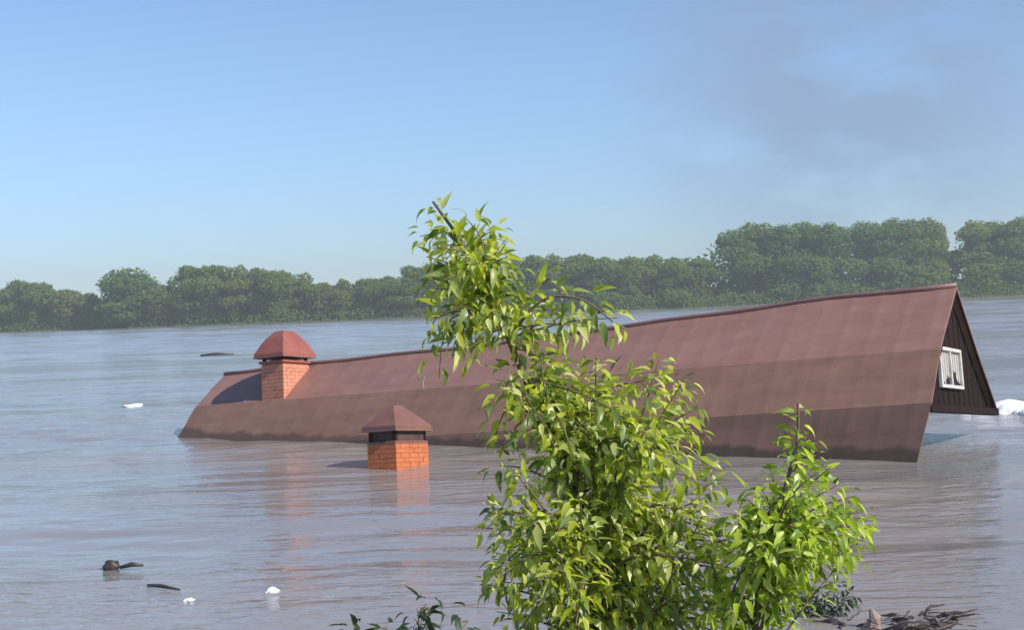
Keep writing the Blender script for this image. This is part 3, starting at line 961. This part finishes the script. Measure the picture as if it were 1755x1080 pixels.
D2 = 4.7
stem2 = [at(1270, 1350, D2), at(1290, 1120, D2), at(1310, 980, D2), at(1340, 860, D2), at(1366, 760, D2), at(1368, 690, D2)]
sh = [(stem2, .014, 0), ([at(1340, 860, D2), at(1366, 760, D2), at(1368, 690, D2)], .005, .9)]
for q_ in ((1352, 735), (1385, 742), (1392, 790), (1345, 790)): sh.append(([at(1366, 800, D2), at((1366 + q_[0]) / 2, q_[1] + 20, D2), at(*q_, D2)], .003, .8))
r2 = random.Random(8)
for i in range(34):
    s = catmull(stem2)[int(4 + 22 * r2.random())]
    k = r2.random()
    tx = 1190 + 285 * k; ty = r2.uniform(860 + (70 if k < .35 else 0), 1100 if k < .6 else 965)
    sh.append(spray(r2, s, at(tx, ty, D2 + r2.uniform(-.3, .3)), .05, .005, 1.0))
for tx, ty in [(1480, 880), (1490, 905), (1500, 890), (1485, 930), (1425, 800), (1320, 800), (1275, 850), (1240, 880), (1225, 930), (1265, 900), (1460, 980), (1420, 985), (1215, 1000), (1240, 1050), (1470, 850), (1455, 945), (1400, 810), (1300, 830), (1440, 830), (1370, 1050), (1340, 1080), (1420, 930), (1455, 890), (1395, 770)]:
    sh.append(spray(r2, catmull(stem2)[18], at(tx, ty, D2 + r2.uniform(-.2, .1)), .04, .005, .9))
bz = at(1270, 1350, D2)
plant('shrub', bz, sh, M['leaf2'], 'lower bright green shrub with one tall thin tip, right of the young tree', 'shrub', 9, size=(.032, .082), nparts=280)

# weeds reaching up into the lower edge
D3 = 4.6
r3 = random.Random(2)
for (px, py, n, lab) in [(715, 1045, 9, 'dull green weed tip with broad leaves at the lower edge, left of the young tree'),
                         (606, 1066, 2, 'dark weed tip barely reaching the lower edge, leftmost of the weeds'),
                         (790, 1070, 3, 'dark low weed right at the foot of the young tree, at the lower edge'),
                         (662, 1074, 2, 'very low dark weed tip between the leftmost weed and the broad leaved one')]:
    b = at(px + 10, 1420, D3); tip = at(px, py, D3)
    sh = [([b, b.lerp(tip, .5) + Vector((.02, 0, 0)), tip], .006, .55)]
    for i in range(n):
        m = b.lerp(tip, r3.uniform(.80, .99)); sh.append(spray(r3, m, m + Vector((r3.uniform(-.035, .035), r3.uniform(-.05, .05), r3.uniform(.0, .03))), .01, .003, .8))
    plant('weed', b, sh, M['leaf_dull'], lab, 'weed', int(px), size=(.045, .075), nparts=60, group='weeds at the lower edge')
# dark half drowned shrub between the bright shrub and the snag
b = on_water(1420, 1075, -.1)
sh = []
for i in range(9):
    e = b + Vector((r3.uniform(-.28, .22), r3.uniform(-.2, .2), r3.uniform(.15, .36)))
    sh.append(spray(r3, b + Vector((r3.uniform(-.1, .1), 0, 0)), e, .03, .006, 1.0))
plant('drowned_bush', b, sh, M['leaf_dull'], 'dark drowned bush in the water between the bright shrub and the driftwood', 'shrub', 31, size=(.06, .1), nparts=150)

# ------------------------------------------------------------------ haze over the river
hz = MB().box(-665, 665, -75, 780, -5.0, 27.0)
HAZE = True
if HAZE:
    m = bpy.data.materials.new('haze_air'); m.use_nodes = True
    n, l = m.node_tree.nodes, m.node_tree.links; n.clear()
    out = n.new('ShaderNodeOutputMaterial'); pv = n.new('ShaderNodeVolumePrincipled')
    pv.inputs['Color'].default_value = (.88, .93, .90, 1); pv.inputs['Density'].default_value = 0.00076; pv.inputs['Anisotropy'].default_value = 0.2
    l.new(pv.outputs['Volume'], out.inputs['Volume'])
    tag(hz.build('haze', m), 'thin summer haze over the river', 'haze', kind='stuff')
